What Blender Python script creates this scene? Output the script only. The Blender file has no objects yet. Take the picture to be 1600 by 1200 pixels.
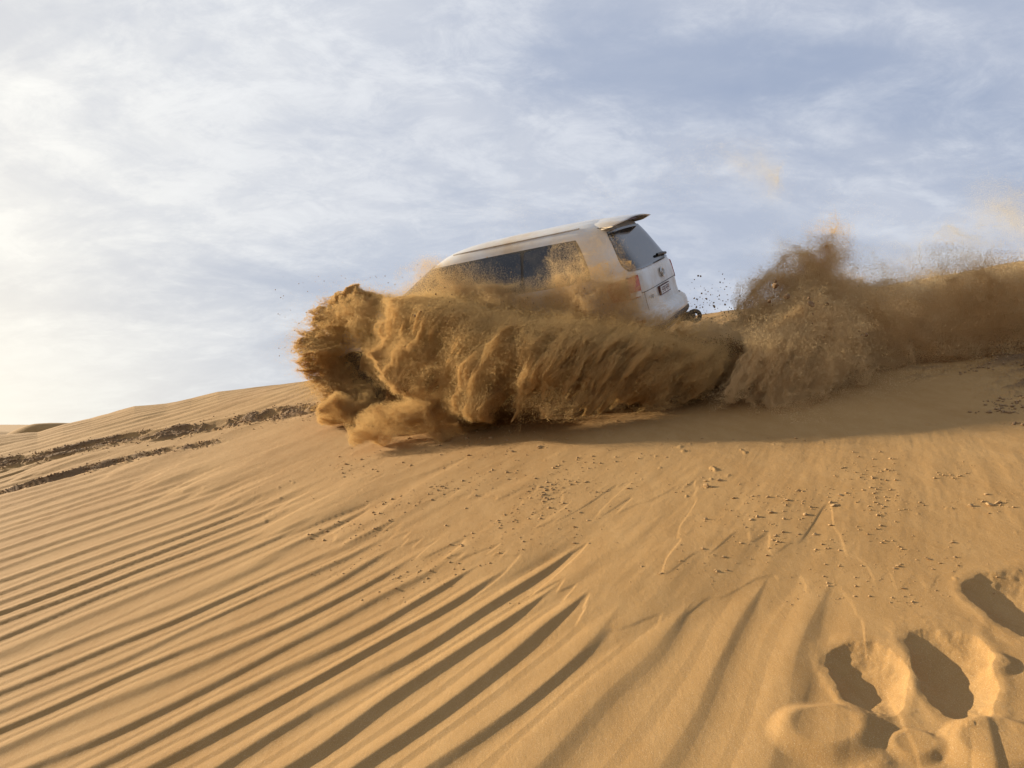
import bpy, bmesh, math
import numpy as np
from mathutils import Vector, Matrix

S = bpy.context.scene
COL = S.collection
R = math.radians
rng = np.random.default_rng(11)
F32 = np.float32

# ------------------------------------------------------------------ camera
FPX, PITCH = 1155.0, math.atan(62 / 1155.0)
cam = bpy.data.objects.new('camera', bpy.data.cameras.new('camera'))
COL.objects.link(cam)
cam.data.sensor_width = 36.0
cam.data.lens = 36.0 * FPX / 1600.0
cam.data.clip_start, cam.data.clip_end = 0.05, 20000
cam.location = (0, 0, 0)
cam.rotation_euler = (R(90) + PITCH, 0, 0)
S.camera = cam

# ------------------------------------------------------------------ sun, sky, exposure
SUN_AZ, SUN_EL = R(61), R(13.2)          # azimuth: left of the view direction (+Y)
sdir = Vector((-math.sin(SUN_AZ) * math.cos(SUN_EL), math.cos(SUN_AZ) * math.cos(SUN_EL), math.sin(SUN_EL)))
sl = bpy.data.lights.new('sun', 'SUN')
sl.energy, sl.angle, sl.color = 5.0, R(0.5), (1.0, 0.85, 0.64)
so = bpy.data.objects.new('sun', sl)
COL.objects.link(so)
so.rotation_euler = sdir.to_track_quat('Z', 'Y').to_euler()

W = bpy.data.worlds.new('World')
S.world = W
W.use_nodes = True


def make_world():
    nt = W.node_tree
    N, L = nt.nodes, nt.links
    N.clear()
    out = N.new('ShaderNodeOutputWorld')
    bg = N.new('ShaderNodeBackground')
    L.new(bg.outputs[0], out.inputs[0])
    sky = N.new('ShaderNodeTexSky')
    sky.sky_type = 'NISHITA'
    sky.sun_disc = False
    sky.sun_elevation = SUN_EL
    sky.sun_rotation = -SUN_AZ
    sky.dust_density = 2.0
    sky.air_density = 1.0
    tc = N.new('ShaderNodeTexCoord')

    def vm(op, a, b=None):
        n = N.new('ShaderNodeVectorMath'); n.operation = op
        for k, v in enumerate((a, b)):
            if v is None: continue
            if hasattr(v, 'is_linked'): L.new(v, n.inputs[k])
            else: n.inputs[k].default_value = v
        return n

    def m(op, a, b=None, c=None, clamp=False):
        n = N.new('ShaderNodeMath'); n.operation = op; n.use_clamp = clamp
        for k, v in enumerate((a, b, c)):
            if v is None: continue
            if hasattr(v, 'is_linked'): L.new(v, n.inputs[k])
            else: n.inputs[k].default_value = v
        return n.outputs[0]

    def mix(f, a, b, mode='MIX'):
        n = N.new('ShaderNodeMix'); n.data_type = 'RGBA'; n.blend_type = mode
        for s, v in ((n.inputs[0], f), (n.inputs[6], a), (n.inputs[7], b)):
            if hasattr(v, 'is_linked'): L.new(v, s)
            else: s.default_value = v
        return n.outputs[2]
    d = vm('NORMALIZE', tc.outputs['Generated']).outputs[0]
    sep = N.new('ShaderNodeSeparateXYZ'); L.new(d, sep.inputs[0])
    x, y, z = sep.outputs
    k = m('DIVIDE', 1.0, m('ADD', m('MAXIMUM', z, 0.0), 0.34))
    cmb = N.new('ShaderNodeCombineXYZ')
    L.new(m('MULTIPLY', x, k), cmb.inputs[0]); L.new(m('MULTIPLY', y, k), cmb.inputs[1])
    P = cmb.outputs[0]

    def noise(scale, rot, sx, sy, detail=6, rough=.55, dist=0.0, loc=(0, 0, 0)):
        mp = N.new('ShaderNodeMapping'); L.new(P, mp.inputs[0])
        mp.inputs['Rotation'].default_value = (0, 0, rot); mp.inputs['Scale'].default_value = (sx, sy, 1)
        mp.inputs['Location'].default_value = loc
        n = N.new('ShaderNodeTexNoise'); L.new(mp.outputs[0], n.inputs['Vector'])
        n.inputs['Scale'].default_value = scale; n.inputs['Detail'].default_value = detail
        n.inputs['Roughness'].default_value = rough; n.inputs['Distortion'].default_value = dist
        return n.outputs[0]

    def ramp(v, a, b, c=0.0, e=1.0):
        n = N.new('ShaderNodeMapRange'); n.interpolation_type = 'SMOOTHSTEP'
        L.new(v, n.inputs[0]); n.inputs[1].default_value = a; n.inputs[2].default_value = b
        n.inputs[3].default_value = c; n.inputs[4].default_value = e
        return n.outputs[0]
    big = ramp(noise(0.8, R(30), 1, 1.5, 4, .5, .6, (3.1, 1.2, 0)), .30, .60)
    wisp = ramp(noise(2.3, R(-50), 1, 1.5, 10, .60, .5, (1.7, 4.2, 0)), .36, .66)
    fine = ramp(noise(7.0, R(-55), 1, 1.5, 10, .70, .4, (0.3, 2.2, 0)), .38, .70)
    # closeness to the sun brightens thin cloud (forward scattering)
    ds = vm('DOT_PRODUCT', d, tuple(sdir)).outputs['Value']
    near = m('POWER', m('MAXIMUM', ds, 0.0), 3.2)
    vnear = m('POWER', m('MAXIMUM', ds, 0.0), 9.0)
    clear = mix(1.0, sky.outputs[0], (0.062, 0.055, 0.050, 1), 'MULTIPLY')
    base = mix(0.86, clear, (0.195, 0.235, 0.325, 1))
    veil = mix(near, (0.295, 0.318, 0.372, 1), (0.54, 0.54, 0.525, 1))
    cover = m('ADD', m('MULTIPLY', big, .55), m('MULTIPLY', wisp, .45))
    cover = m('ADD', cover, m('MULTIPLY', m('MULTIPLY', fine, big), .25), clamp=True)
    cover = m('ADD', m('MULTIPLY', cover, .95), m('MULTIPLY', near, .22), clamp=True)
    col = mix(cover, base, veil)
    bright = mix(near, (0.42, 0.44, 0.475, 1), (0.60, 0.60, 0.58, 1))
    col = mix(m('MULTIPLY', m('MULTIPLY', wisp, fine), .55), col, bright)
    # pale band over the horizon
    hz = m('POWER', m('SUBTRACT', 1.0, m('MINIMUM', m('MAXIMUM', z, 0.0), 1.0)), 7.0)
    col = mix(m('MULTIPLY', hz, m('ADD', .30, m('MULTIPLY', near, .5))), col, mix(near, (0.31, 0.335, 0.375, 1), (0.48, 0.47, 0.43, 1)))
    # the glow round the hidden sun
    col = mix(m('MULTIPLY', m('MULTIPLY', vnear, m('ADD', .35, m('MULTIPLY', hz, 1.1))), 1.15, clamp=True), col, (0.66, 0.60, 0.47, 1))
    L.new(col, bg.inputs[0])
    bg.inputs[1].default_value = 0.90


make_world()
S.view_settings.view_transform = 'Standard'
S.view_settings.look = 'None'
S.view_settings.exposure = 1.07
S.view_settings.gamma = 1.0
S.cycles.max_bounces = 7
S.cycles.diffuse_bounces = 6
S.cycles.glossy_bounces = 3
S.cycles.caustics_reflective = False
S.cycles.caustics_refractive = False


# ------------------------------------------------------------------ helpers
def tag(o, label=None, cat=None, group=None, kind=None):
    for k, v in (('label', label), ('category', cat), ('group', group), ('kind', kind)):
        if v: o[k] = v
    return o


def mesh_obj(name, verts, faces, mat=None, parent=None, smooth=True, matrix=None):
    me = bpy.data.meshes.new(name)
    me.from_pydata([tuple(map(float, v)) for v in verts], [], faces)
    me.update()
    if smooth: me.polygons.foreach_set('use_smooth', [True] * len(me.polygons))
    if mat: me.materials.append(mat)
    o = bpy.data.objects.new(name, me)
    COL.objects.link(o)
    if parent: o.parent = parent
    return o


def bm_obj(name, bm, mat=None, parent=None, smooth=False):
    me = bpy.data.meshes.new(name)
    bmesh.ops.recalc_face_normals(bm, faces=bm.faces)
    bm.to_mesh(me); bm.free()
    if smooth: me.polygons.foreach_set('use_smooth', [True] * len(me.polygons))
    if mat: me.materials.append(mat)
    o = bpy.data.objects.new(name, me)
    COL.objects.link(o)
    if parent: o.parent = parent
    return o


def hash_lattice(seed, n=64):
    return np.random.default_rng(seed).random((n, n, n), dtype=F32)


_LAT = {}


def vnoise(p, seed=0):
    """smooth value noise in 0..1 at points p (n x 3)"""
    if seed not in _LAT: _LAT[seed] = hash_lattice(seed)
    T = _LAT[seed]
    p = np.asarray(p, F32)
    i = np.floor(p).astype(np.int32)
    f = p - i
    f = f * f * (3 - 2 * f)
    i &= 63
    j = (i + 1) & 63
    x0, y0, z0 = i[:, 0], i[:, 1], i[:, 2]
    x1, y1, z1 = j[:, 0], j[:, 1], j[:, 2]
    fx, fy, fz = f[:, 0], f[:, 1], f[:, 2]
    a = T[x0, y0, z0] * (1 - fx) + T[x1, y0, z0] * fx
    b = T[x0, y1, z0] * (1 - fx) + T[x1, y1, z0] * fx
    c = T[x0, y0, z1] * (1 - fx) + T[x1, y0, z1] * fx
    d = T[x0, y1, z1] * (1 - fx) + T[x1, y1, z1] * fx
    a = a * (1 - fy) + b * fy
    c = c * (1 - fy) + d * fy
    return a * (1 - fz) + c * fz


def fbm(p, octs=4, seed=0, gain=.5, lac=2.03):
    p = np.asarray(p, F32)
    s, a, t = 0, 1.0, 0.0
    for k in range(octs):
        s = s + a * vnoise(p * lac ** k + 17.3 * k, seed + k % 3)
        t += a
        a *= gain
    return s / t


def n2(x, y, sx=1.0, sy=1.0, octs=4, seed=0, gain=.5):
    p = np.stack([np.asarray(x, F32).ravel() * sx + 31.7, np.asarray(y, F32).ravel() * sy + 12.1, np.full(np.size(x), 5.5, F32)], 1)
    return fbm(p, octs, seed, gain).reshape(np.shape(x))


def sstep(a, b, x):
    t = np.clip((x - a) / (b - a), 0, 1)
    return t * t * (3 - 2 * t)


CP, SP = math.cos(PITCH), math.sin(PITCH)


def pix(px, py, Y):
    """world point at depth Y (along +Y) seen at photo pixel px, py"""
    px, py, Y = np.asarray(px, float), np.asarray(py, float), np.asarray(Y, float)
    a, b = (px - 800) / FPX, (600 - py) / FPX
    dy, dz = CP - b * SP, SP + b * CP
    return np.stack([a / dy * Y, Y, dz / dy * Y], -1)


# ------------------------------------------------------------------ terrain
def row2v(r): return (662.0 - np.asarray(r, float)) / 1155.0


E_PX = np.array([-300, -60, 0, 60, 100, 144, 210, 260, 300, 340, 500, 700, 900, 1085, 1130, 1200, 1350, 1500, 1600, 1800, 2200])
E_ROW = np.array([690, 685, 684, 681, 668, 659, 641, 637, 629, 618, 597, 566, 532, 498, 491, 482, 455, 430, 413, 395, 370])


def base_z(x, y):
    """the large shape of the dune"""
    yy = np.maximum(y, 0.6)
    u = np.clip(x / yy, -1.1, 1.1)
    b = .0056 + .0025 * sstep(-.45, .15, u)
    z0 = -1.45 + .12 * y + b * np.maximum(y, 0) ** 2 + .17 * x
    e = np.interp(800 + u * 1155, E_PX, row2v(E_ROW))
    yc = 15.0 + 11 * sstep(-.1, -.6, u)
    e = e + .0035 * (n2(u * 9, u * 0, 1, 1, 3, 4) - .5) * 1.5
    zc = yy * e
    k = .30
    h = np.clip(.5 + .5 * (zc - z0) / k, 0, 1)
    zm = zc * (1 - h) + z0 * h - k * h * (1 - h)
    w = sstep(5.0, 8.0, y)
    z = z0 * (1 - w) + zm * w
    fall = np.maximum(y - yc, 0)
    r = np.hypot(x, y)
    zfar = -2.2 - 4.5 * sstep(60, 400, r) + 1.1 * (n2(x, y, .02, .03, 3, 2) - .5) * sstep(40, 90, r)
    z = z - .030 * fall ** 1.35
    t = sstep(0, 14, fall)
    z = z * (1 - t) + zfar * t
    # a farther dune at the left with its steep side towards the camera
    q = np.exp(-((x + 28.0) / 2.6) ** 2) * np.where(y < 44, sstep(39.5, 44, y), np.exp(-((y - 44) / 12.0) ** 2))
    z = z + q * 1.98
    q = np.exp(-((x + 38) / 9.0) ** 2) * np.exp(-((y - 52) / 9.0) ** 2)
    z = z + q * 1.75
    back = sstep(0.0, -25, y)
    z = z * (1 - back) + (-4.2) * back
    sidew = sstep(25, 70, np.abs(x)) * sstep(30, 10, y)
    return z * (1 - sidew) + np.clip(z, -5, 2.0) * sidew


def ground_hit(px, py):
    """walk down a pixel's ray until it meets the dune"""
    px, py = np.atleast_1d(np.asarray(px, float)), np.atleast_1d(np.asarray(py, float))
    Y = np.full(px.shape, 1.2); out = np.full(px.shape, np.nan)
    ys = np.concatenate([np.linspace(1.2, 8, 500), np.linspace(8, 40, 900)])
    prev = None
    for yv in ys:
        P = pix(px, py, np.full(px.shape, yv))
        dz = P[:, 2] - base_z(P[:, 0], P[:, 1])
        if prev is not None:
            hit = np.isnan(out) & (dz <= 0)
            out[hit] = yv
        prev = dz
    P = pix(px, py, np.nan_to_num(out, nan=20.0))
    P[:, 2] = base_z(P[:, 0], P[:, 1])
    return P


# --- ripples
_q = np.linspace(-30, 14, 4000)
_lam = np.interp(_q, [-30, -12, -9, -5, -3.2, -2, -1, 1, 14], [.5, .42, .37, .30, .245, .275, .33, .36, .4])
_ph = np.cumsum(1 / _lam) * (_q[1] - _q[0])

BND = ground_hit([-80, 0, 200, 330, 430, 530, 640, 740, 850, 960, 1060, 1150, 1240, 1330, 1450], [745, 738, 735, 748, 775, 815, 852, 880, 905, 930, 935, 930, 925, 1010, 1120])
_bq = BND[:, 0] * .743 - BND[:, 1] * .669 + .13 * np.clip(BND[:, 0] - .1, 0, 3) ** 2
_bc = BND[:, 0] * .669 + BND[:, 1] * .743
_bo = np.argsort(_bq); _bq, _bc = _bq[_bo], _bc[_bo]
# churned wheel track crossing the slope at the left, and the one at the right
TRK = ground_hit([-60, 0, 100, 200, 300, 400, 510, 640], [738, 730, 712, 692, 678, 661, 645, 640])
TR2 = ground_hit([-60, 40, 110, 170, 240, 330], [785, 760, 742, 728, 714, 700])
TRR = ground_hit([1700, 1600, 1575, 1560, 1600, 1700], [640, 640, 600, 575, 560, 560])
FOOT = [  # heel px, toe px, half width px, depth m
    (1352, 1026, 1392, 1108, 30, .054), (1488, 1004, 1524, 1120, 32, .060), (1590, 912, 1632, 982, 35, .058)]
_fp = ground_hit([v for f in FOOT for v in (f[0], f[2])], [v for f in FOOT for v in (f[1], f[3])])
LOBES = [(1290, 1150, 58, .030), (1430, 1170, 30, .016), (1565, 1180, 58, .030), (1552, 1050, 26, .012)]
_lp = ground_hit([l[0] for l in LOBES], [l[1] for l in LOBES])


def poly_dist(x, y, P):
    """distance to a polyline and signed side, in the ground plane"""
    d = np.full(np.shape(x), 1e9); sg = np.zeros(np.shape(x))
    for a, b in zip(P[:-1], P[1:]):
        e = b[:2] - a[:2]; l2 = e @ e
        t = np.clip(((x - a[0]) * e[0] + (y - a[1]) * e[1]) / l2, 0, 1)
        dx, dy = x - a[0] - t * e[0], y - a[1] - t * e[1]
        dd = np.hypot(dx, dy); s = np.sign(e[0] * dy - e[1] * dx)
        c = dd < d
        d = np.where(c, dd, d); sg = np.where(c, s, sg)
    return d, sg


def detail_z(x, y):
    """ripples, blown sand, wheel tracks and footprints: (height, churned)"""
    r = np.hypot(x, y)
    xp = np.maximum(x - .1, 0)
    q = x * .743 - y * .669 + .13 * np.minimum(xp, 3) ** 2
    c = x * .669 + y * .743
    wq = 2.3 * (n2(q, c, .9, .28, 3, 7) - .5) + .85 * (n2(q, c, 2.6, .7, 3, 3) - .5)
    ph = np.interp(q, _q, _ph) + wq
    lam = np.interp(q, _q, _lam)
    f = ph - np.floor(ph)
    k = np.floor(ph)
    amp_r = .35 + 1.2 * n2(k * 3.1, c, 1, .55, 2, 9)          # each crest waxes and wanes
    prof = np.where(f < .66, .5 - .5 * np.cos(np.pi * f / .66), .5 + .5 * np.cos(np.pi * (f - .66) / .34))
    rip = np.interp(q, [-7, -4, -2, -1, 0], [.80, .9, 1.35, 1.9, 1.7]) * lam * .048 * amp_r * (prof ** 1.15)
    # secondary finer ripples riding on the coarse ones far away
    f2 = (ph * 2.0 + .3) % 1.0
    rip2 = lam * .020 * np.where(f2 < .7, f2 / .7, (1 - f2) / .3)
    D = c - np.interp(q, _bq, _bc)                              # >0 beyond the line (away from camera)
    D = D + 1.0 * (n2(q, c, 2.6, .5, 3, 2) - .5) * np.clip(r * .3, .4, 2)
    fade = sstep(0, 22, r)
    inside = sstep(-1.2, .8, D)
    flow = -.005 + (.038 * sstep(-1.0, .8, D) - .022 * sstep(.1, -.9, D)) * np.clip(lam / .26, .6, 1.4)
    flow = flow + .012 * (n2(q, c, 4, 1.2, 4, 5) - .5)
    soft = .016 * (n2(q, c, 1.1, .55, 4, 6) - .5) + .010 * (n2(q, c, 5, 1.6, 5, 1) - .5)
    # tongues of blown sand with a small lip, running down the troughs
    for lo, am, hh, sd in ((.75, 2.0, .0055, 2), (.10, 1.8, .005, 5), (-.7, 1.8, .003, 8)):
        tg = D + lo + am * (n2(ph * 1.15, c, 1, .40, 3, sd) - .5) * np.clip(r * .28, .5, 1.6)
        flow = flow + hh * sstep(-.02, .035, tg)
    rr = rip + rip2
    kk = .006
    h = np.clip(.5 + .5 * (flow - rr) / kk, 0, 1)
    z = rr * (1 - h) + flow * h + kk * h * (1 - h)
    z = z + inside * soft + .0016 * (n2(x, y, 22, 22, 3, 8) - .5)
    # streaky undulation far up the slope
    up = sstep(8, 12, y)
    z = z + up * (.10 * (n2(x, y, .35, .9, 3, 3) - .5) + .05 * (n2(q, c, 2.2, .4, 3, 4) - .5))
    fr = (np.interp(q, _q, _ph) * 1.0 + 2 * (n2(x, y, .5, .5, 2, 1) - .5)) % 1.0
    z = z + sstep(10, 14, y) * .020 * n2(x, y, .2, .5, 2, 8) * (.5 - .5 * np.cos(2 * np.pi * fr))
    # tracks
    churn_shade = np.zeros(np.shape(x))
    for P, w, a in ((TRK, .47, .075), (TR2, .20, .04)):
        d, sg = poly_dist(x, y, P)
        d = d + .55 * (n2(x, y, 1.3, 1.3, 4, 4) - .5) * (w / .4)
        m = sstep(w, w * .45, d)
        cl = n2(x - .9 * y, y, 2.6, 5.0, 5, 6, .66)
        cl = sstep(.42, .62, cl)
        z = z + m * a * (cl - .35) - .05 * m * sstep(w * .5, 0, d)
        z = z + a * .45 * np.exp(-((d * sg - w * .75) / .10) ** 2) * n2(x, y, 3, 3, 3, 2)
        churn_shade = np.maximum(churn_shade, m * (.35 + .65 * cl))
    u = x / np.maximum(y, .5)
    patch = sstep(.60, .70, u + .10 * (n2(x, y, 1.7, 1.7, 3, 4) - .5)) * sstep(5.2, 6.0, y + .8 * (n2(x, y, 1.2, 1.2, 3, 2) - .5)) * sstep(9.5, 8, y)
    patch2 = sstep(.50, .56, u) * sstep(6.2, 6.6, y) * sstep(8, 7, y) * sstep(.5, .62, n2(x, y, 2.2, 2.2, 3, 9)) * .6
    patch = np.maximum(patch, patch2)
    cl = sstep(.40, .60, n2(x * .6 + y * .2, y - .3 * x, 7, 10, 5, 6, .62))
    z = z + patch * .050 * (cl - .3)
    churn_shade = np.maximum(churn_shade, patch * cl)
    # small crusty flakes scattered over the blown sand
    fl = sstep(.70, .80, n2(x, y, 13, 13, 3, 3, .6)) * sstep(.47, .66, n2(x, y, 1.1, 1.3, 3, 5)) * inside * sstep(9, 7, r)
    z = z + .012 * fl
    # footprints
    s_ = np.hypot(x - 1.1, y - 2.6) < 2.6
    if s_.any():
        xs, ys = x[s_], y[s_]
        add = np.zeros(xs.shape)
        for (p, l) in zip(_lp, LOBES):
            w = l[2] / FPX * p[1] * 1.5
            dd = np.hypot(xs - p[0], (ys - p[1])) / w + .25 * (n2(xs, ys, 6, 6, 2, 1) - .5)
            add += l[3] * sstep(1.05, .55, dd)
        for k_, f_ in enumerate(FOOT):
            A, B = _fp[2 * k_, :2], _fp[2 * k_ + 1, :2]
            w = f_[4] / FPX * (A[1] + B[1]) / 2 * 1.15
            e = B - A; t = np.clip(((xs - A[0]) * e[0] + (ys - A[1]) * e[1]) / (e @ e), 0, 1)
            ln = np.hypot(*e)
            wob = .60 * (n2(xs, ys, 5, 5, 3, 2 + k_) - .5) + .14 * (n2(xs, ys, 26, 26, 3, 3) - .5)
            a_ = (-(e[0] * (ys - A[1]) - e[1] * (xs - A[0])) / ln / w - .35) / 1.55
            b_ = ((xs - A[0]) * e[0] + (ys - A[1]) * e[1]) / ln
            b_ = (b_ - ln * .5) / (ln * .5 + w * .95)
            a_ = a_ * (1 + .25 * b_)
            dd = (np.abs(a_) ** 2.4 + np.abs(b_) ** 2.4) ** (1 / 2.4) + wob
            hole = np.clip(1 - dd ** 2.0, 0, 1) ** 1.05
            add = add * (1 - sstep(0, .3, hole)) - f_[5] * hole + .004 * np.exp(-((dd - 1.15) / .16) ** 2) + .004 * (n2(xs, ys, 18, 18, 4, 5) - .5) * sstep(1.5, 1.0, dd)
        z = z.copy(); z[s_] = z[s_] * (1 - .6 * sstep(1.8, 1.0, np.hypot(xs - 1.5, ys - 2.3))) + add
    return z, np.clip(churn_shade, 0, 1)


def make_ground():
    # azimuth columns: fine inside the view, coarse round the back
    fine = np.linspace(-R(37.5), R(37.5), 1500)
    az = np.concatenate([np.linspace(-math.pi, -R(70), 24, endpoint=False), np.linspace(-R(70), -R(37.5), 60, endpoint=False), fine,
                         np.linspace(R(37.5), R(70), 61)[1:], np.linspace(R(70), math.pi, 25)[1:-1]])
    v = np.linspace(1 / 1.75, 1 / 12.0, 760)
    rr = np.concatenate([[0.02, .3, .6, .9, 1.1, 1.3, 1.45, 1.6], 1 / v, np.linspace(12, 20, 260)[1:], np.geomspace(20, 90, 170)[1:], np.geomspace(90, 6000, 50)[1:]])
    A, Rr = np.meshgrid(az, rr)
    # radius along the view depth keeps the rows level in the picture
    x, y = Rr * np.sin(A), Rr * np.cos(A)
    z = base_z(x, y)
    near = Rr < 70
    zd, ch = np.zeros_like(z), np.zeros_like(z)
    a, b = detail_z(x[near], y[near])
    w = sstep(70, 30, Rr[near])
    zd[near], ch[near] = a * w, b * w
    z = z + zd
    nr, nc = x.shape
    idx = np.arange(nr * nc, dtype=np.int32).reshape(nr, nc)
    right = np.roll(idx, -1, axis=1)
    F = np.stack([idx[:-1], right[:-1], right[1:], idx[1:]], -1).reshape(-1, 4)[:, ::-1]
    me = bpy.data.meshes.new('ground')
    V = np.stack([x, y, z], -1).reshape(-1, 3).astype(F32)
    me.vertices.add(len(V)); me.vertices.foreach_set('co', V.ravel())
    me.loops.add(F.size); me.loops.foreach_set('vertex_index', F.ravel().astype(np.int32))
    me.polygons.add(len(F)); me.polygons.foreach_set('loop_start', np.arange(0, F.size, 4, dtype=np.int32))
    me.polygons.foreach_set('use_smooth', np.ones(len(F), bool))
    me.update()
    at = me.attributes.new('churn_shade', 'FLOAT', 'POINT'); at.data.foreach_set('value', ch.ravel().astype(F32))
    o = bpy.data.objects.new('ground', me); COL.objects.link(o)
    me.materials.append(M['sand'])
    return tag(o, kind='structure')


def gz(x, y):
    x, y = np.atleast_1d(np.asarray(x, float)), np.atleast_1d(np.asarray(y, float))
    return base_z(x, y) + detail_z(x, y)[0]


# ------------------------------------------------------------------ materials
M = {}


def mat(name, color, rough=.6, metal=0.0, spec=.5, coat=0.0, noise=None, bump=None):
    m = bpy.data.materials.new(name); m.use_nodes = True
    nt = m.node_tree; b = nt.nodes['Principled BSDF']
    b.inputs['Base Color'].default_value = (*color, 1)
    b.inputs['Roughness'].default_value = rough
    b.inputs['Metallic'].default_value = metal
    b.inputs['Specular IOR Level'].default_value = spec
    b.inputs['Coat Weight'].default_value = coat
    if noise:      # (scale, second colour, low, high)
        tc = nt.nodes.new('ShaderNodeTexCoord')
        n = nt.nodes.new('ShaderNodeTexNoise'); n.inputs['Scale'].default_value = noise[0]; n.inputs['Detail'].default_value = 8
        n.inputs['Roughness'].default_value = .62
        nt.links.new(tc.outputs['Object'], n.inputs['Vector'])
        mr = nt.nodes.new('ShaderNodeMapRange'); mr.inputs[1].default_value = noise[2]; mr.inputs[2].default_value = noise[3]
        nt.links.new(n.outputs[0], mr.inputs[0])
        mx = nt.nodes.new('ShaderNodeMix'); mx.data_type = 'RGBA'
        mx.inputs[6].default_value = (*color, 1); mx.inputs[7].default_value = (*noise[1], 1)
        nt.links.new(mr.outputs[0], mx.inputs[0]); nt.links.new(mx.outputs[2], b.inputs['Base Color'])
        mr2 = nt.nodes.new('ShaderNodeMapRange'); nt.links.new(mr.outputs[0], mr2.inputs[0])
        mr2.inputs[3].default_value = rough; mr2.inputs[4].default_value = min(1, rough + .4)
        nt.links.new(mr2.outputs[0], b.inputs['Roughness'])
    M[name] = m
    return m


def sand_material():
    m = bpy.data.materials.new('sand'); m.use_nodes = True
    nt = m.node_tree; N, L = nt.nodes, nt.links; b = N['Principled BSDF']
    b.inputs['Roughness'].default_value = .95; b.inputs['Specular IOR Level'].default_value = .15
    tc = N.new('ShaderNodeTexCoord')

    def noise(s, d=5, r=.6, sc=None):
        n = N.new('ShaderNodeTexNoise'); n.inputs['Scale'].default_value = s; n.inputs['Detail'].default_value = d; n.inputs['Roughness'].default_value = r
        if sc:
            mp = N.new('ShaderNodeMapping'); L.new(tc.outputs['Object'], mp.inputs[0]); mp.inputs['Scale'].default_value = sc
            mp.inputs['Rotation'].default_value = (0, 0, R(-48)); L.new(mp.outputs[0], n.inputs['Vector'])
        else:
            L.new(tc.outputs['Object'], n.inputs['Vector'])
        return n.outputs[0]

    def mix(f, a, c):
        n = N.new('ShaderNodeMix'); n.data_type = 'RGBA'
        for s, v in ((n.inputs[0], f), (n.inputs[6], a), (n.inputs[7], c)):
            if hasattr(v, 'is_linked'): L.new(v, s)
            else: s.default_value = v
        return n.outputs[2]

    def rmp(v, a, c, e=0.0, g=1.0):
        n = N.new('ShaderNodeMapRange'); L.new(v, n.inputs[0])
        for k, q in enumerate((a, c, e, g)): n.inputs[k + 1].default_value = q
        return n.outputs[0]
    c1 = mix(rmp(noise(.9, 4, .55, (1, .25, 1)), .35, .65), (0.285, 0.158, 0.050, 1), (0.338, 0.200, 0.072, 1))
    c2 = mix(rmp(noise(9, 6, .7, (1, .3, 1)), .42, .70, 0, .35), c1, (0.42, 0.265, 0.11, 1))
    c3 = mix(rmp(noise(260, 3, .8), .50, .68, 0, .75), c2, (0.24, 0.13, 0.055, 1))
    c4 = mix(rmp(noise(310, 3, .8), .56, .70, 0, .6), c3, (0.66, 0.52, 0.34, 1))
    at = N.new('ShaderNodeAttribute'); at.attribute_name = 'churn_shade'
    c5 = mix(rmp(at.outputs['Fac'], .25, .85, 0, .85), c4, (0.135, 0.082, 0.042, 1))  # darker churned sand, with the shade of its ruts and clumps painted in
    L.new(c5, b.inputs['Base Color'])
    bp = N.new('ShaderNodeBump'); bp.inputs['Strength'].default_value = .8; bp.inputs['Distance'].default_value = .0022
    L.new(noise(230, 4, .8), bp.inputs['Height'])
    bp2 = N.new('ShaderNodeBump'); bp2.inputs['Strength'].default_value = .5; bp2.inputs['Distance'].default_value = .004
    L.new(noise(45, 5, .65, (1, .35, 1)), bp2.inputs['Height']); L.new(bp.outputs[0], bp2.inputs['Normal'])
    L.new(bp2.outputs[0], b.inputs['Normal'])
    M['sand'] = m


def grain_material(name, col, transl):
    m = bpy.data.materials.new(name); m.use_nodes = True
    nt = m.node_tree; N, L = nt.nodes, nt.links; N.clear()
    out = N.new('ShaderNodeOutputMaterial')
    d = N.new('ShaderNodeBsdfDiffuse'); t = N.new('ShaderNodeBsdfTranslucent'); mx = N.new('ShaderNodeMixShader')
    g = N.new('ShaderNodeNewGeometry')
    nz = N.new('ShaderNodeTexNoise'); nz.inputs['Scale'].default_value = 3.0
    L.new(g.outputs['Position'], nz.inputs['Vector'])
    cm = N.new('ShaderNodeMix'); cm.data_type = 'RGBA'
    cm.inputs[6].default_value = (*[c * .86 for c in col], 1); cm.inputs[7].default_value = (*[min(c * 1.10, .95) for c in col], 1)
    L.new(nz.outputs[0], cm.inputs[0])
    L.new(cm.outputs[2], d.inputs[0]); L.new(cm.outputs[2], t.inputs[0])
    mx.inputs[0].default_value = transl
    L.new(d.outputs[0], mx.inputs[1]); L.new(t.outputs[0], mx.inputs[2]); L.new(mx.outputs[0], out.inputs[0])
    M[name] = m


sand_material()
grain_material('flying_sand', (.61, .42, .185), .48)
grain_material('sand_in_shade', (.24, .135, .055), .25)  # darker copy of the flying sand: deep shade under the spray painted in
grain_material('pale_dust', (.74, .66, .47), .45)
grain_material('flying_dust', (.68, .50, .265), .50)
mat('white_paint', (.54, .535, .51), .30, coat=.4, noise=(2.2, (.45, .36, .25), .38, .68))
mat('glass', (.012, .014, .018), .06, spec=.7, noise=(2.6, (.11, .09, .06), .48, .85))
mat('black_trim', (.02, .02, .02), .5, noise=(3, (.10, .08, .05), .45, .8))
mat('grey_step', (.045, .040, .035), .7, noise=(3, (.14, .10, .065), .4, .8))
mat('red_lens', (.45, .045, .03), .18, coat=.6, noise=(4, (.36, .17, .10), .5, .9))
mat('clear_lens', (.60, .56, .50), .15, coat=.6)
mat('dark_red', (.10, .03, .03), .5)
mat('chrome', (.45, .44, .42), .25, metal=1.0)
mat('rubber', (.022, .021, .020), .85, noise=(6, (.13, .09, .05), .4, .75))
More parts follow.
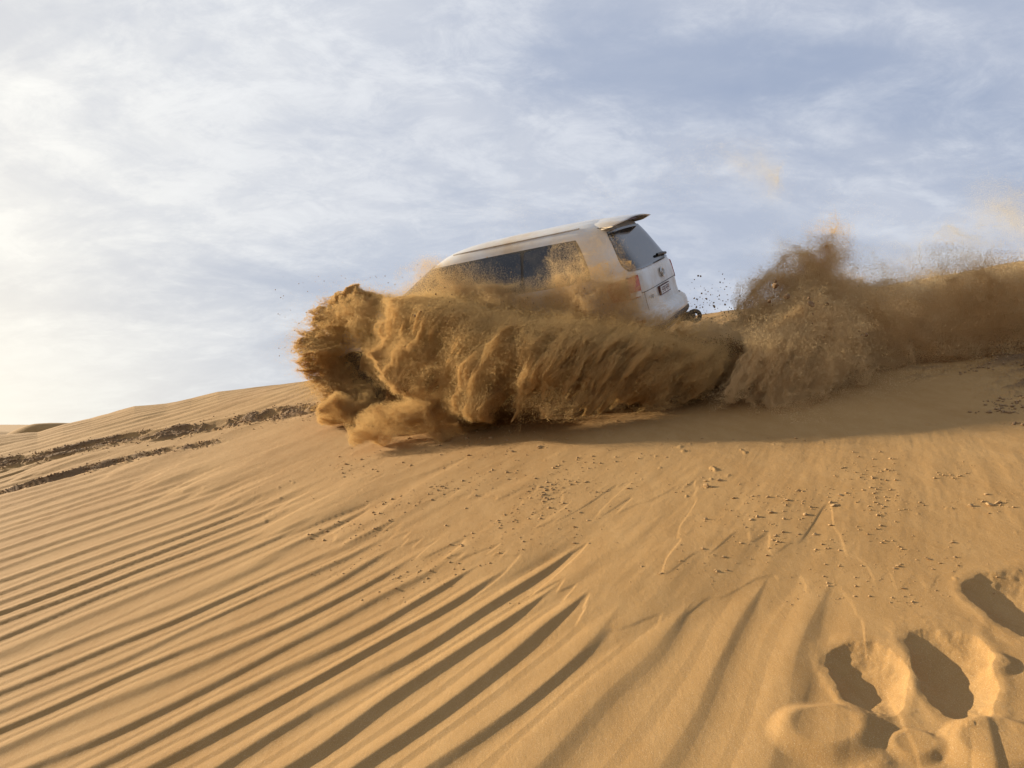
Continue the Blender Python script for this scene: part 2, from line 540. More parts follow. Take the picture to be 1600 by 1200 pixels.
mat('alloy', (.42, .41, .39), .35, metal=.8, noise=(5, (.40, .28, .15), .4, .75))
mat('plate_white', (.60, .58, .56), .45)
mat('clod_sand', (.17, .105, .055), .95, spec=.1, noise=(30, (.27, .18, .10), .4, .7))
mat('torn_sand', (.24, .15, .08), .95, spec=.1, noise=(30, (.32, .21, .11), .4, .7))
mat('crust_sand', (.37, .235, .11), .95, spec=.1, noise=(40, (.30, .19, .09), .4, .7))

make_ground()

# ------------------------------------------------------------------ the car
C_T = Vector((2.0755, 8.970, 0.7563))
C_F = Vector((-.8855, .4587, -.0742)); C_L = Vector((-.4174, -.8555, -.3065)); C_U = Vector((-.2041, -.2404, .9490))
car = bpy.data.objects.new('off_road_car', None); COL.objects.link(car)
car.matrix_world = Matrix(((C_F.x, C_L.x, C_U.x, C_T.x), (C_F.y, C_L.y, C_U.y, C_T.y), (C_F.z, C_L.z, C_U.z, C_T.z), (0, 0, 0, 1)))
tag(car, 'white off-road car sliding nose down on the dune inside its own spray of sand', 'car')

LV = np.array([  # z, rear x, front x, half width, exponent
    (.34, .30, 4.70, .86, 6), (.42, .10, 4.82, .92, 7), (.50, .045, 4.89, .945, 8), (.60, .015, 4.93, .955, 8), (.70, .01, 4.95, .96, 8), (.745, .02, 4.95, .965, 8),
    (.775, .065, 4.94, .972, 9), (.86, .078, 4.92, .982, 9), (.95, .085, 4.89, .987, 9), (1.04, .092, 4.83, .982, 9), (1.10, .10, 4.70, .974, 9), (1.145, .107, 4.45, .966, 9),
    (1.18, .115, 4.05, .955, 9), (1.205, .122, 3.72, .94, 9), (1.225, .135, 3.64, .925, 9), (1.34, .200, 3.44, .892, 9), (1.46, .265, 3.24, .855, 9), (1.58, .330, 3.03, .812, 9),
    (1.68, .385, 2.86, .772, 8), (1.75, .430, 2.74, .735, 7), (1.80, .480, 2.64, .695, 6), (1.84, .560, 2.52, .630, 5), (1.868, .700, 2.36, .53, 4.5), (1.885, .92, 2.15, .40, 4), (1.892, 1.2, 1.9, .22, 3)])


def lv(z): return [np.interp(z, LV[:, 0], LV[:, k]) for k in range(1, 5)]


def side_pt(x, z, sg, off=0.0):
    xr, xf, w, n = lv(z)
    X = np.clip(abs((x - (xr + xf) / 2) / ((xf - xr) / 2)), 0, .9995)
    y = w * (1 - X ** n) ** (1 / n)
    # outward nudge, mostly sideways and a little up
    return (x, sg * (y + off), z + off * .25)


def rear_pt(y, z, off=0.0):
    xr, xf, w, n = lv(z)
    Yn = min(abs(y) / w, .9995)
    x = (xr + xf) / 2 - (xf - xr) / 2 * (1 - Yn ** n) ** (1 / n)
    return (x - off, y, z + off * .3)


def front_pt(y, z, off=0.0):
    xr, xf, w, n = lv(z)
    Yn = min(abs(y) / w, .9995)
    x = (xr + xf) / 2 + (xf - xr) / 2 * (1 - Yn ** n) ** (1 / n)
    return (x + off, y, z + off * .5)


def wrap_pt(t, z, sg, off=0.0):
    """along the outline from the middle of the rear (t=0) round the corner; t is the superellipse angle / 90 degrees"""
    xr, xf, w, n = lv(z)
    a = t * math.pi / 2
    x = (xr + xf) / 2 - (xf - xr) / 2 * abs(math.cos(a)) ** (2 / n)
    y = w * abs(math.sin(a)) ** (2 / n)
    return (x - off * math.cos(a), sg * (y + off * math.sin(a)), z)


def grid_patch(name, fn, corners, m, parent=None, nu=24, nv=14, k=.10, depth=.0, dvec=None):
    """corners: (a,b) for bottom-left, bottom-right, top-right, top-left in the surface's own coordinates; rounded corners"""
    V, Fc = [], []
    c = [np.array(q, float) for q in corners]
    for j in range(nv + 1):
        for i in range(nu + 1):
            a, b = 2 * i / nu - 1, 2 * j / nv - 1
            a2, b2 = a * math.sqrt(1 - k * b ** 4), b * math.sqrt(1 - k * a ** 4)
            s, t = (a2 + 1) / 2, (b2 + 1) / 2
            p = (c[0] * (1 - s) + c[1] * s) * (1 - t) + (c[3] * (1 - s) + c[2] * s) * t
            V.append(fn(p[0], p[1]))
    for j in range(nv):
        for i in range(nu):
            q = j * (nu + 1) + i
            Fc.append((q, q + 1, q + nu + 2, q + nu + 1))
    if parent is not None and depth:
        n0 = len(V); V += [tuple(np.array(v) + np.array(dvec) * depth) for v in V]
        edge = [i for i in range(nu)] + [(nu) + j * (nu + 1) for j in range(nv)] + [nv * (nu + 1) + nu - i for i in range(nu)] + [(nv - j) * (nu + 1) for j in range(nv)]
        for i in range(len(edge)):
            a, b = edge[i], edge[(i + 1) % len(edge)]
            Fc.append((a, b, b + n0, a + n0))
    o = mesh_obj(name, V, Fc, m, parent)
    return o


def car_body():
    zs = np.concatenate([np.linspace(a, b, 3, endpoint=False) for a, b in zip(LV[:-1, 0], LV[1:, 0])] + [[LV[-1, 0]]])
    na = 160
    V, Fc = [], []
    for z in zs:
        xr, xf, w, n = lv(z)
        for i in range(na):
            a = 2 * math.pi * i / na
            # even spacing on a superellipse: push samples towards the corners
            ca, sa = math.cos(a), math.sin(a)
            x = (xr + xf) / 2 - (xf - xr) / 2 * math.copysign(abs(ca) ** (2 / n), ca)
            y = w * math.copysign(abs(sa) ** (2 / n), sa)
            V.append((x, y, z))
    nz = len(zs)
    for j in range(nz - 1):
        for i in range(na):
            a, b = j * na + i, j * na + (i + 1) % na
            Fc.append((a, b, b + na, a + na))
    Fc.append(tuple(range(na))[::-1])
    Fc.append(tuple((nz - 1) * na + i for i in range(na)))
    return mesh_obj('body', V, Fc, M['white_paint'], car)


def box_bm(bm, c, s, rot=None):
    r = bmesh.ops.create_cube(bm, size=1)
    mt = Matrix.Translation(c) @ (rot or Matrix.Identity(4)) @ Matrix.Diagonal((*s, 1))
    bmesh.ops.transform(bm, matrix=mt, verts=r['verts'])
    return r['verts']


def tube(name, pts, r, m, parent, closed=False, seg=10):
    cu = bpy.data.curves.new(name, 'CURVE'); cu.dimensions = '3D'; cu.bevel_depth = r; cu.bevel_resolution = 3
    sp = cu.splines.new('POLY'); sp.points.add(len(pts) - 1); sp.use_cyclic_u = closed
    for p, q in zip(sp.points, pts): p.co = (*q, 1)
    t = bpy.data.objects.new(name, cu); COL.objects.link(t)
    dg = bpy.context.evaluated_depsgraph_get(); dg.update()
    me = bpy.data.meshes.new_from_object(t.evaluated_get(dg)); me.name = name
    bpy.data.objects.remove(t); bpy.data.curves.remove(cu)
    me.polygons.foreach_set('use_smooth', [True] * len(me.polygons))
    me.materials.clear(); me.materials.append(m)
    o = bpy.data.objects.new(name, me); COL.objects.link(o); o.parent = parent
    return o


body = car_body()
for sg in (1, -1):
    def sp(off): return lambda a, b: side_pt(a, b, sg, off)
    grid_patch('window_trim', sp(.003), [(.60, 1.215), (3.60, 1.215), (2.83, 1.700), (.76, 1.700)], M['black_trim'], car, 90, 20, .05)
    grid_patch('side_window', sp(.007), [(.635, 1.235), (1.46, 1.235), (1.44, 1.683), (.79, 1.683)], M['glass'], car, 40, 14, .10)
    grid_patch('side_window', sp(.007), [(1.49, 1.235), (2.42, 1.235), (2.36, 1.683), (1.475, 1.683)], M['glass'], car, 40, 14, .03)
    grid_patch('side_window', sp(.007), [(2.455, 1.235), (3.50, 1.235), (2.80, 1.683), (2.395, 1.683)], M['glass'], car, 40, 14, .03)
    # roof ditch strip and side moulding
    tube('roof_rail', [(x, sg * (side_pt(x, 1.805, 1)[1] - .002), 1.812) for x in np.linspace(.75, 2.45, 30)], .010, M['white_paint'], car)
    grid_patch('side_moulding', sp(.012), [(1.62, .60), (3.50, .60), (3.50, .68), (1.62, .68)], M['white_paint'], car, 30, 3, .02)
    # tail light wrapping round the rear corner; the inner part sits on the hatch
    lt = grid_patch('tail_light', lambda a, b: wrap_pt(a, b, sg, .014), [(.255, .955), (.66, .940), (.70, 1.160), (.235, 1.200)], M['red_lens'], car, 50, 12, .10, .03, (.6, -sg * .6, 0))
    grid_patch('lens_divider', lambda a, b: wrap_pt(a, b, sg, .019), [(.475, .952), (.52, .950), (.50, 1.187), (.455, 1.190)], M['dark_red'], lt, 6, 12, .02)
    grid_patch('reversing_lens', lambda a, b: wrap_pt(a, b, sg, .019), [(.265, .962), (.46, .958), (.45, 1.015), (.262, 1.022)], M['clear_lens'], lt, 12, 5, .06)
    grid_patch('head_light', lambda a, b: (lambda p: (p[0], p[1], p[2]))(front_pt(a * sg, b, .012)), [(.50, .86), (.90, .86), (.88, 1.04), (.55, 1.04)], M['clear_lens'], car, 12, 8, .12)
    mb = bmesh.new(); box_bm(mb, (3.42, sg * 1.04, 1.25), (.10, .20, .17)); bmesh.ops.bevel(mb, geom=mb.edges[:], offset=.03, segments=3)
    bm_obj('wing_mirror', mb, M['white_paint'], car, True)
    for hx in (1.75, 2.62):
        p = side_pt(hx, 1.06, sg, .02)
        hb = bmesh.new(); box_bm(hb, p, (.20, .035, .035)); bmesh.ops.bevel(hb, geom=hb.edges[:], offset=.012, segments=3)
        bm_obj('door_handle', hb, M['white_paint'], car, True)
    for dx in (1.52, 2.46, 3.42):
        grid_patch('door_gap', sp(.002), [(dx, .50), (dx + .010, .50), (dx + .010, 1.20), (dx, 1.20)], M['black_trim'], car, 1, 14, 0)

# rear glass, hatch lines, plate, emblem, bumper step, wiper
rw = grid_patch('rear_window', lambda a, b: rear_pt(a, b, .010), [(-.80, 1.235), (.86, 1.235), (.655, 1.725), (-.655, 1.725)], M['glass'], car, 40, 16, .10, .012, (1, 0, 0))
tube('wiper', [(*rear_pt(-.62, 1.285, .03),), (*rear_pt(-.45, 1.300, .035),), (*rear_pt(-.22, 1.305, .03),)], .017, M['black_trim'], rw)
grid_patch('hatch_gap', lambda a, b: rear_pt(a, b, .003), [(-.84, .985), (.84, .985), (.84, .993), (-.84, .993)], M['black_trim'], car, 40, 1, 0)
for sg in (1, -1):
    grid_patch('hatch_gap', lambda a, b: rear_pt(a, b, .003), [(sg * .735, .78), (sg * .742, .78), (sg * .742, .985), (sg * .735, .985)], M['black_trim'], car, 1, 8, 0)
plt = grid_patch('licence_plate', lambda a, b: rear_pt(a, b, .022), [(-.235, .858), (.235, .858), (.235, .965), (-.235, .965)], M['dark_red'], car, 6, 3, .0, .02, (1, 0, 0))
grid_patch('plate_face', lambda a, b: rear_pt(a, b, .026), [(-.215, .870), (.215, .870), (.215, .957), (-.215, .957)], M['plate_white'], plt, 6, 3, .0)
pb = bmesh.new()
for k_, yy in enumerate((.15, .095, .04, -.025, -.085, -.145)):
    for dz in ((0, .026, -.026) if k_ % 2 == 0 else (.026, -.004)):
        p = rear_pt(yy, .913 + dz, .028); box_bm(pb, p, (.003, .032, .009))
    p = rear_pt(yy - .014, .913, .028); box_bm(pb, (p[0] - .0004, p[1], p[2]), (.003, .008, .050 if k_ % 3 else .030))
bm_obj('plate_marking', pb, M['dark_red'], plt)


def ellipse_tube(cy, cz, ry, rz, r, m, parent, name='emblem_ring'):
    return tube(name, [rear_pt(cy + ry * math.cos(t), cz + rz * math.sin(t), .016) for t in np.linspace(0, 2 * math.pi, 36, endpoint=False)], r, m, parent, True)


em = ellipse_tube(-.09, 1.105, .078, .053, .0075, M['chrome'], car, 'emblem')
ellipse_tube(-.09, 1.105, .024, .050, .006, M['chrome'], em)
ellipse_tube(-.09, 1.126, .050, .022, .006, M['chrome'], em)
bb = bmesh.new()   # small badge letters on the hatch, left
for p_, s_, a_ in (((.60, .905), .038, 14), ((.565, .905), .038, -14), ((.515, .918), .016, 0), ((.515, .892), .016, 0), ((.49, .905), .038, 90 - 90)):
    q = rear_pt(p_[0], p_[1], .012)
    box_bm(bb, q, (.006, .007 if a_ else .022, s_), Matrix.Rotation(R(a_), 4, 'X'))
bm_obj('badge', bb, M['chrome'], car)
# bumper: a proud shell below the hatch with a dark step strip
grid_patch('rear_bumper', lambda a, b: wrap_pt(a, b, 1, .030), [(-.86, .40), (.86, .40), (.86, .775), (-.86, .775)], M['white_paint'], car, 90, 10, .03, .03, (1, 0, .2))
bpy.data.objects.remove(bpy.data.objects['rear_bumper'])


def rear_shell(name, z0, z1, t1, off, m):
    V, Fc = [], []
    nt_, nz_ = 120, 8
    zz = np.linspace(z0, z1, nz_ + 1)
    for j, z in enumerate(zz):
        bulge = off * math.sin(math.pi * min(max((j / nz_) * .9 + .05, 0), 1)) ** .5
        for i in range(nt_ + 1):
            t = (2 * i / nt_ - 1) * t1
            sg = 1 if t >= 0 else -1
            V.append(wrap_pt(abs(t), z, sg, bulge))
    for j in range(nz_):
        for i in range(nt_):
            q = j * (nt_ + 1) + i
            Fc.append((q, q + 1, q + nt_ + 2, q + nt_ + 1))
    return mesh_obj(name, V, Fc, m, car)


bu = rear_shell('rear_bumper', .44, .775, .93, .055, M['white_paint'])
st = rear_shell('bumper_step', .50, .625, .80, .075, M['grey_step']); st.parent = bu
for sg in (1, -1):
    grid_patch('reflector', lambda a, b: wrap_pt(a, b, sg, .062), [(.42, .665), (.62, .665), (.62, .705), (.42, .705)], M['red_lens'], bu, 10, 3, .1)
# roof spoiler: wedge that stands off the roof's trailing edge
V, Fc = [], []
prof = [(.86, .000), (.66, .022), (.46, .018), (.26, -.004), (.225, -.014), (.26, -.020), (.43, -.038), (.60, -.06)]
ys = np.linspace(-1, 1, 41)
for a in ys:
    for (px_, dz) in prof:
        w = np.interp(px_, [.165, .86], [.65, .60])
        y = a * w
        edge = max(0, abs(a) - .82) / .18
        x = px_ + (.13 * edge ** 2 if px_ < .5 else 0)
        zr = 1.840 - .042 * a * a - .030 * edge ** 2
        V.append((x, y, zr + dz * (1 - .3 * edge)))
n_ = len(prof)
for i in range(len(ys) - 1):
    for j in range(n_):
        a, b = i * n_ + j, i * n_ + (j + 1) % n_
        Fc.append((a, b, b + n_, a + n_))
Fc.append(tuple(range(n_))); Fc.append(tuple((len(ys) - 1) * n_ + j for j in range(n_))[::-1])
spo = mesh_obj('spoiler', V, Fc, M['white_paint'], car)
spo.data.materials.append(M['black_trim'])  # black on the underside paints in the shade below the spoiler
for pl in spo.data.polygons:
    if pl.index < 40 * n_ and pl.index % n_ in (5, 6): pl.material_index = 1
bl = bmesh.new(); box_bm(bl, (.34, 0, 1.805), (.05, .40, .028)); bm_obj('brake_light', bl, M['dark_red'], spo)
# windscreen
grid_patch('windscreen', lambda a, b: front_pt(a, b, .010), [(-.80, 1.24), (.80, 1.24), (.66, 1.72), (-.66, 1.72)], M['glass'], car, 30, 12, .06)
gr = bmesh.new(); box_bm(gr, (4.935, 0, .93), (.05, .85, .20)); bmesh.ops.bevel(gr, geom=gr.edges[:], offset=.02, segments=2); bm_obj('grille', gr, M['chrome'], car)
# towing shackle behind the bumper
sh = tube('tow_shackle', [(-.08 + .062 * math.cos(t) - .05, -.46, .465 + .062 * math.sin(t)) for t in np.linspace(0, 2 * math.pi, 24, endpoint=False)], .027, M['grey_step'], car, True)
hb = bmesh.new(); box_bm(hb, (.00, -.46, .475), (.26, .10, .10)); bmesh.ops.bevel(hb, geom=hb.edges[:], offset=.015, segments=2); bm_obj('tow_hitch', hb, M['grey_step'], sh)


def wheel(x, sg, z, steer=0.0):
    w = bpy.data.objects.new('wheel', None); COL.objects.link(w); w.parent = car
    w.location = (x, sg * .86, z); w.rotation_euler = (0, 0, steer)
    pr = [(-.115, .20), (-.14, .24), (-.145, .33), (-.125, .385), (-.09, .40), (.09, .40), (.125, .385), (.145, .33), (.14, .24), (.115, .20)]
    V, Fc = [], []
    na = 64
    for i in range(na):
        t = 2 * math.pi * i / na
        for (yy, rr) in pr:
            rr2 = rr + (.008 if i % 2 and rr > .39 else 0)
            V.append((rr2 * math.cos(t), yy, rr2 * math.sin(t)))
    n = len(pr)
    for i in range(na):
        for j in range(n - 1):
            a, b = i * n + j, ((i + 1) % na) * n + j
            Fc.append((a, b, b + 1, a + 1))
    mesh_obj('tyre', V, Fc, M['rubber'], w)
    bm = bmesh.new()
    r = bmesh.ops.create_cone(bm, segments=48, radius1=.235, radius2=.235, depth=.20, cap_ends=False)
    r2 = bmesh.ops.create_cone(bm, segments=24, radius1=.07, radius2=.06, depth=.10, cap_ends=True)
    bmesh.ops.translate(bm, verts=r2['verts'], vec=(0, 0, .05))
    bmesh.ops.rotate(bm, verts=bm.verts, cent=(0, 0, 0), matrix=Matrix.Rotation(R(-90) * sg, 3, 'X'))
    for k in range(5):
        a = 2 * math.pi * k / 5
        box_bm(bm, (.145 * math.cos(a), sg * .075, .145 * math.sin(a)), (.18, .03, .055), Matrix.Rotation(-a, 4, 'Y'))
    bm_obj('rim', bm, M['alloy'], w)
    return w


for sg in (1, -1):
    wheel(1.20, sg, .40)
    wheel(4.05, sg, .26 if sg > 0 else .34, R(-14))
    for wx in (1.20, 4.05):
        ab = []
        for t in np.linspace(R(-8), R(188), 40):
            xx, zz = wx + .47 * math.cos(t), .40 + .47 * math.sin(t)
            ab.append(side_pt(xx, max(zz, .36), sg, .012))
        tube('wheel_arch', ab, .028, M['white_paint'], car)
        cen = side_pt(wx, .55, sg, .008)
        Vv = [(wx, cen[1], .45)] + [(p[0], p[1] - sg * .006, p[2]) for p in ab]
        mesh_obj('arch_liner', Vv, [(0, i, i + 1) for i in range(1, len(ab))], M['black_trim'], car)


# ------------------------------------------------------------------ flying sand: clouds of grains
def point_cloud(name, P, rad, m):
    me = bpy.data.meshes.new(name)
    me.vertices.add(len(P)); me.vertices.foreach_set('co', np.ascontiguousarray(P, F32).ravel())
    me.materials.append(m)
    o = bpy.data.objects.new(name, me); COL.objects.link(o)
    for q in S.objects: q.select_set(False)
    bpy.context.view_layer.objects.active = o; o.select_set(True)
    bpy.ops.object.convert(target='POINTCLOUD')
    o = bpy.context.view_layer.objects.active
    o.select_set(False)
    o.data.points.foreach_set('radius', np.ascontiguousarray(rad, F32))
    if not o.data.materials: o.data.materials.append(m)
    return o


def cr(G, t):
    """Catmull-Rom along axis 0 of control rows G at parameters t in 0..1 -> (n, ...)"""
    n = len(G) - 1
    x = np.clip(t, 0, 1) * n
    i = np.minimum(x.astype(int), n - 1); f = (x - i)
    g = lambda k: G[np.clip(i + k, 0, n)]
    f = f.reshape(-1, *([1] * (G.ndim - 1)))
    a, b, c, d = g(-1), g(0), g(1), g(2)
    return .5 * (2 * b + (c - a) * f + (2 * a - 5 * b + 4 * c - d) * f ** 2 + (3 * b - a - 3 * c + d) * f ** 3)


def surf(G, s, q):
    n = G.shape[1] - 1
    rows = cr(G, s)                     # (N, nq, 3)
    x = np.clip(q, 0, 1) * n
    i = np.minimum(x.astype(int), n - 1); f = (x - i)[:, None]
    N = np.arange(len(s))
    g = lambda k: rows[N, np.clip(i + k, 0, n)]
    a, b, c, d = g(-1), g(0), g(1), g(2)
    return .5 * (2 * b + (c - a) * f + (2 * a - 5 * b + 4 * c - d) * f ** 2 + (3 * b - a - 3 * c + d) * f ** 3)


def grid_of(rows):
    return np.array([[pix(*c) for c in r] for r in rows])


def warp(P, f, a, seed, octs=2):
    f = np.asarray(f, F32) * np.ones(3, F32); P = P.astype(F32)
    Q = P * f
    D = np.stack([fbm(Q + 11.1 * k, octs, seed + k) - .5 for k in range(3)], 1)
    return P + D * np.asarray(a, F32)


def sheet(G, N, L0=(.9, .1), fing=14, relief=.10, off=0.0, thick=.03, seed=1, root=.25, root_min=.15, side=(.04, .04), tipw=.55, stray=.05, s_range=(0, 1), rag=1.0, turb=.05, dens_s=None, smear=.013):
    """a curtain of sand: flow lines run from q=0 (root) to ragged tips near q=L(s)"""
    r = np.random.default_rng(seed)
    n = int(N * 1.9)
    s = (s_range[0] + (s_range[1] - s_range[0]) * r.random(n)).astype(F32)
    sf = np.array(s)
    # slanted finger coordinate
    def L_of(s_):
        z = np.zeros_like(s_)
        p = lambda k, o: np.stack([s_ * k + o, z + seed * 3.3, z + 1.5], 1)
        big = vnoise(p(fing * .35, 3), 1); mid = vnoise(p(fing, 9), 2); sm = vnoise(p(fing * 3.1, 5), 0); ti = vnoise(p(fing * 9, 2), 1)
        # spikes: sharpen the mid octave so tips are narrow
        return L0[0] + L0[1] * rag * (1.1 * (big - .5) + 1.5 * (mid ** 1.6 - .35) + .75 * (sm ** 1.5 - .35) + .40 * (ti - .5))
    L = L_of(s)
    # q sample: concentrate near the tip
    a = r.random(n)
    q = np.where(r.random(n) < tipw, 1 - np.abs(r.random(n)) ** 1.7 * .55, a) * L
    w = root_min + (1 - root_min) * sstep(0, root, q)
    # streak density along the flow
    st = fbm(np.stack([s * fing * 4 + .6 * q, q * 2.2, np.full(n, seed * 1.7, F32)], 1), 4, 2, .65)
    st2 = vnoise(np.stack([s * fing * 17 + 2.0 * q, q * 5, np.full(n, seed * .7, F32)], 1), 1)
    w = w * (.12 + 1.3 * sstep(.34, .64, st)) * (.35 + 1.0 * st2)
    w = w * sstep(s_range[0], s_range[0] + side[0], s + .5 * side[0] * (st - .5)) * sstep(s_range[1], s_range[1] - side[1], s)
    if dens_s is not None: w = w * np.interp(s, *dens_s)
    keep = r.random(n) < w
    s, q, L = s[keep], q[keep], L[keep]
    st = st[keep]
    n = len(s)
    P = surf(G, s, q)
    e = .01
    Ts = surf(G, np.clip(s + e, 0, 1), q) - surf(G, np.clip(s - e, 0, 1), q)
    Tq = surf(G, s, np.clip(q + e, 0, 1)) - surf(G, s, np.clip(q - e, 0, 1))
    Nn = np.cross(Ts, Tq); Nn /= np.linalg.norm(Nn, axis=1, keepdims=True) + 1e-9
    sgn = np.sign((Nn * -P).sum(1))[:, None]; Nn = Nn * sgn       # towards the camera side
    # corrugation: ridges that run with the flow
    pr = lambda a, b, o: np.stack([s * a + .5 * q, q * b, np.full(n, o + seed, F32)], 1)
    rd = 1 - np.abs(2 * vnoise(pr(fing * .9, 1.6, 1.5), 1) - 1)
    rd2 = 1 - np.abs(2 * vnoise(pr(fing * 2.7, 3.4, 4.5), 2) - 1)
    rd3 = vnoise(pr(fing * 8, 9, 7.5), 0)
    rd4 = vnoise(pr(fing * 22, 26, 2.5), 1)
    grow = .12 + .88 * sstep(0, .6, q)
    # the shell is rounded off at its tips
    tip = np.clip((L - q) / .10, 0, 1)
    hgt = relief * grow * (1.0 * rd + .50 * rd2 + .28 * rd3 + .12 * rd4) * (.35 + .65 * np.sqrt(tip)) + off * sstep(0, .45, q)
    back = -r.exponential(thick, n)
    st_m = r.random(n) < stray
    back = np.where(st_m, r.normal(0, thick * 3.5, n), back)
    Nn[:, 2] *= .30; Nn[:, 1] -= .25; Nn /= np.linalg.norm(Nn, axis=1, keepdims=True) + 1e-9      # billow outwards rather than up
    Tq /= np.linalg.norm(Tq, axis=1, keepdims=True) + 1e-9
    P = P + Nn * (hgt + back)[:, None] + Tq * (r.normal(0, smear, n))[:, None]
    P = warp(P, (2.6, 2.6, 2.6), turb, seed)
    P = warp(P, (9, 9, 9), turb * .38, seed + 2, 1)
    P = warp(P, (28, 28, 28), turb * .12, seed + 4, 1)
    return P.astype(F32)


def puff(fn_box, N, dens, seed, warpf=(2.2, 2.2, 2.2), warpa=.25, thr=(.42, .62), nf=(3, 3, 3), octs=5, hair=1.0):
    """turbulent cloud: sample a box, keep by a density function times fractal noise, then shear by eddies"""
    r = np.random.default_rng(seed)
    out, tot = [], 0
    while tot < N:
        P = fn_box(r, 600000).astype(F32)
        Wt = dens(P)
        P = P[r.random(len(P)) < Wt]
        f = fbm(P * np.asarray(nf, F32) + seed, octs, seed % 3, .55)
        k = r.random(len(P)) < .06 + .94 * sstep(thr[0], thr[1], f)
        P = P[k]
        out.append(P); tot += len(P)
    P = np.concatenate(out)[:N]
    P = warp(P, warpf, warpa, seed + 1)
    P = warp(P, np.array(warpf) * 3.3, warpa * .3 * hair, seed + 2, 1)
    P = warp(P, np.array(warpf) * 10, warpa * .10 * hair, seed + 3, 1)
    return P


# main curtain: from the front wheel back past the rear wheel. rows: s (front -> rear), columns: q root -> tip
CURT = grid_of([
    [(690, 470, 9.15), (660, 480, 8.65), (632, 496, 8.60), (606, 516, 8.45), (580, 540, 8.35)],
    [(740, 466, 8.95), (705, 484, 8.55), (668, 512, 8.25), (634, 548, 8.05), (602, 590, 7.95)],
    [(800, 478, 8.65), (762, 502, 8.20), (722, 538, 7.90), (684, 584, 7.70), (648, 640, 7.60)],
    [(862, 492, 8.25), (826, 520, 7.90), (788, 556, 7.60), (752, 600, 7.38), (716, 654, 7.25)],
    [(920, 492, 8.00), (888, 522, 7.70), (856, 560, 7.42), (824, 604, 7.20), (792, 654, 7.08)],
    [(975, 500, 7.85), (950, 530, 7.58), (922, 566, 7.35), (894, 606, 7.15), (866, 652, 7.02)],
    [(1020, 512, 7.80), (1002, 538, 7.58), (982, 570, 7.35), (958, 606, 7.17), (932, 646, 7.05)],
    [(1065, 526, 7.85), (1054, 550, 7.68), (1038, 580, 7.48), (1018, 610, 7.30), (996, 642, 7.20)],
    [(1120, 534, 8.00), (1114, 556, 7.80), (1102, 582, 7.60), (1086, 606, 7.45), (1068, 632, 7.35)]])
GRAINS = []


def dcar(px):
    """depth just in front of the car's near side"""
    return np.interp(px, [460, 650, 900, 1000, 1100, 1200, 1350, 1600], [10.0, 9.10, 8.0, 7.78, 7.75, 7.6, 7.3, 6.9])


def add(P, rad, kind='spray', jit=.25, seed=5):
    r = np.random.default_rng(seed + len(P))
    GRAINS.append((kind, P, (rad * (1 + jit * r.normal(size=len(P)))).clip(rad * .4, rad * 2)))


# layers: (count, L0, spread, offset to camera, relief)
for k, (cnt, l0, sp_, off, rel) in enumerate([(1500000, .88, .42, -.26, .28), (1500000, .75, .38, -.08, .34), (1300000, .60, .38, .08, .34), (1000000, .46, .34, .20, .30), (550000, .34, .24, .22, .20)]):
    add(sheet(CURT, cnt, (l0, sp_), 17 + 3 * k, rel, off, .035, seed=21 + 7 * k, root=.50, root_min=.008, turb=.10, stray=.12), .0015)

# the sheet thrown ahead of the front wheel, curling left: a bowl open towards the camera
CURL = grid_of([
    [(660, 492, 9.3), (628, 478, 9.3), (600, 468, 9.25), (576, 462, 9.2), (556, 455, 9.1)],
    [(655, 520, 9.8), (608, 498, 9.8), (562, 486, 9.6), (528, 480, 9.4), (500, 472, 9.1)],
    [(652, 548, 10.2), (598, 530, 10.2), (548, 518, 10.0), (506, 508, 9.6), (474, 500, 9.1)],
    [(650, 578, 10.4), (598, 568, 10.5), (548, 556, 10.3), (502, 546, 9.8), (464, 538, 9.2)],
    [(650, 604, 10.4), (602, 600, 10.4), (554, 594, 10.2), (514, 584, 9.8), (478, 570, 9.3)],
    [(652, 628, 9.9), (608, 630, 10.0), (566, 632, 9.9), (528, 624, 9.6), (494, 608, 9.3)],
    [(656, 644, 9.2), (618, 650, 9.3), (580, 654, 9.4), (544, 655, 9.3), (508, 650, 9.2)]])
for k, (cnt, l0, sp_, off, rel) in enumerate([(1100000, .86, .13, -.22, .16), (1000000, .77, .15, -.08, .16), (650000, .62, .2, .05, .16)]):
    add(sheet(CURL, cnt, (l0, sp_), 12 + 3 * k, rel, off, .045, seed=61 + 7 * k, root=.10, root_min=.5, turb=.26, tipw=.30, stray=.16), .0019)


def in_px_box(x0, x1, y0, y1, d0, d1, dep=None):
    """points in a block of air whose sides are given by pixels and depths (depths from the car's side when dep)"""
    def f(r, n):
        px_ = x0 + (x1 - x0) * r.random(n)
        d = d0 + (d1 - d0) * r.random(n)
        if dep: d = d + dep(px_)
        return pix(px_, y0 + (y1 - y0) * r.random(n), d)
    return f


def to_px(P):
    d = P[:, 1] * CP + P[:, 2] * SP
    up = -P[:, 1] * SP + P[:, 2] * CP
    return 800 + FPX * P[:, 0] / d, 600 - FPX * up / d


def band(top, bot, soft_t=18, soft_b=10):
    """density between a top and a bottom contour"""
    def f(P):
        x, y = to_px(P)
        t = np.interp(x, *top); b = np.interp(x, *bot)
        return sstep(t - soft_t, t + soft_t, y) * sstep(b + soft_b, b - soft_b, y)
    return f


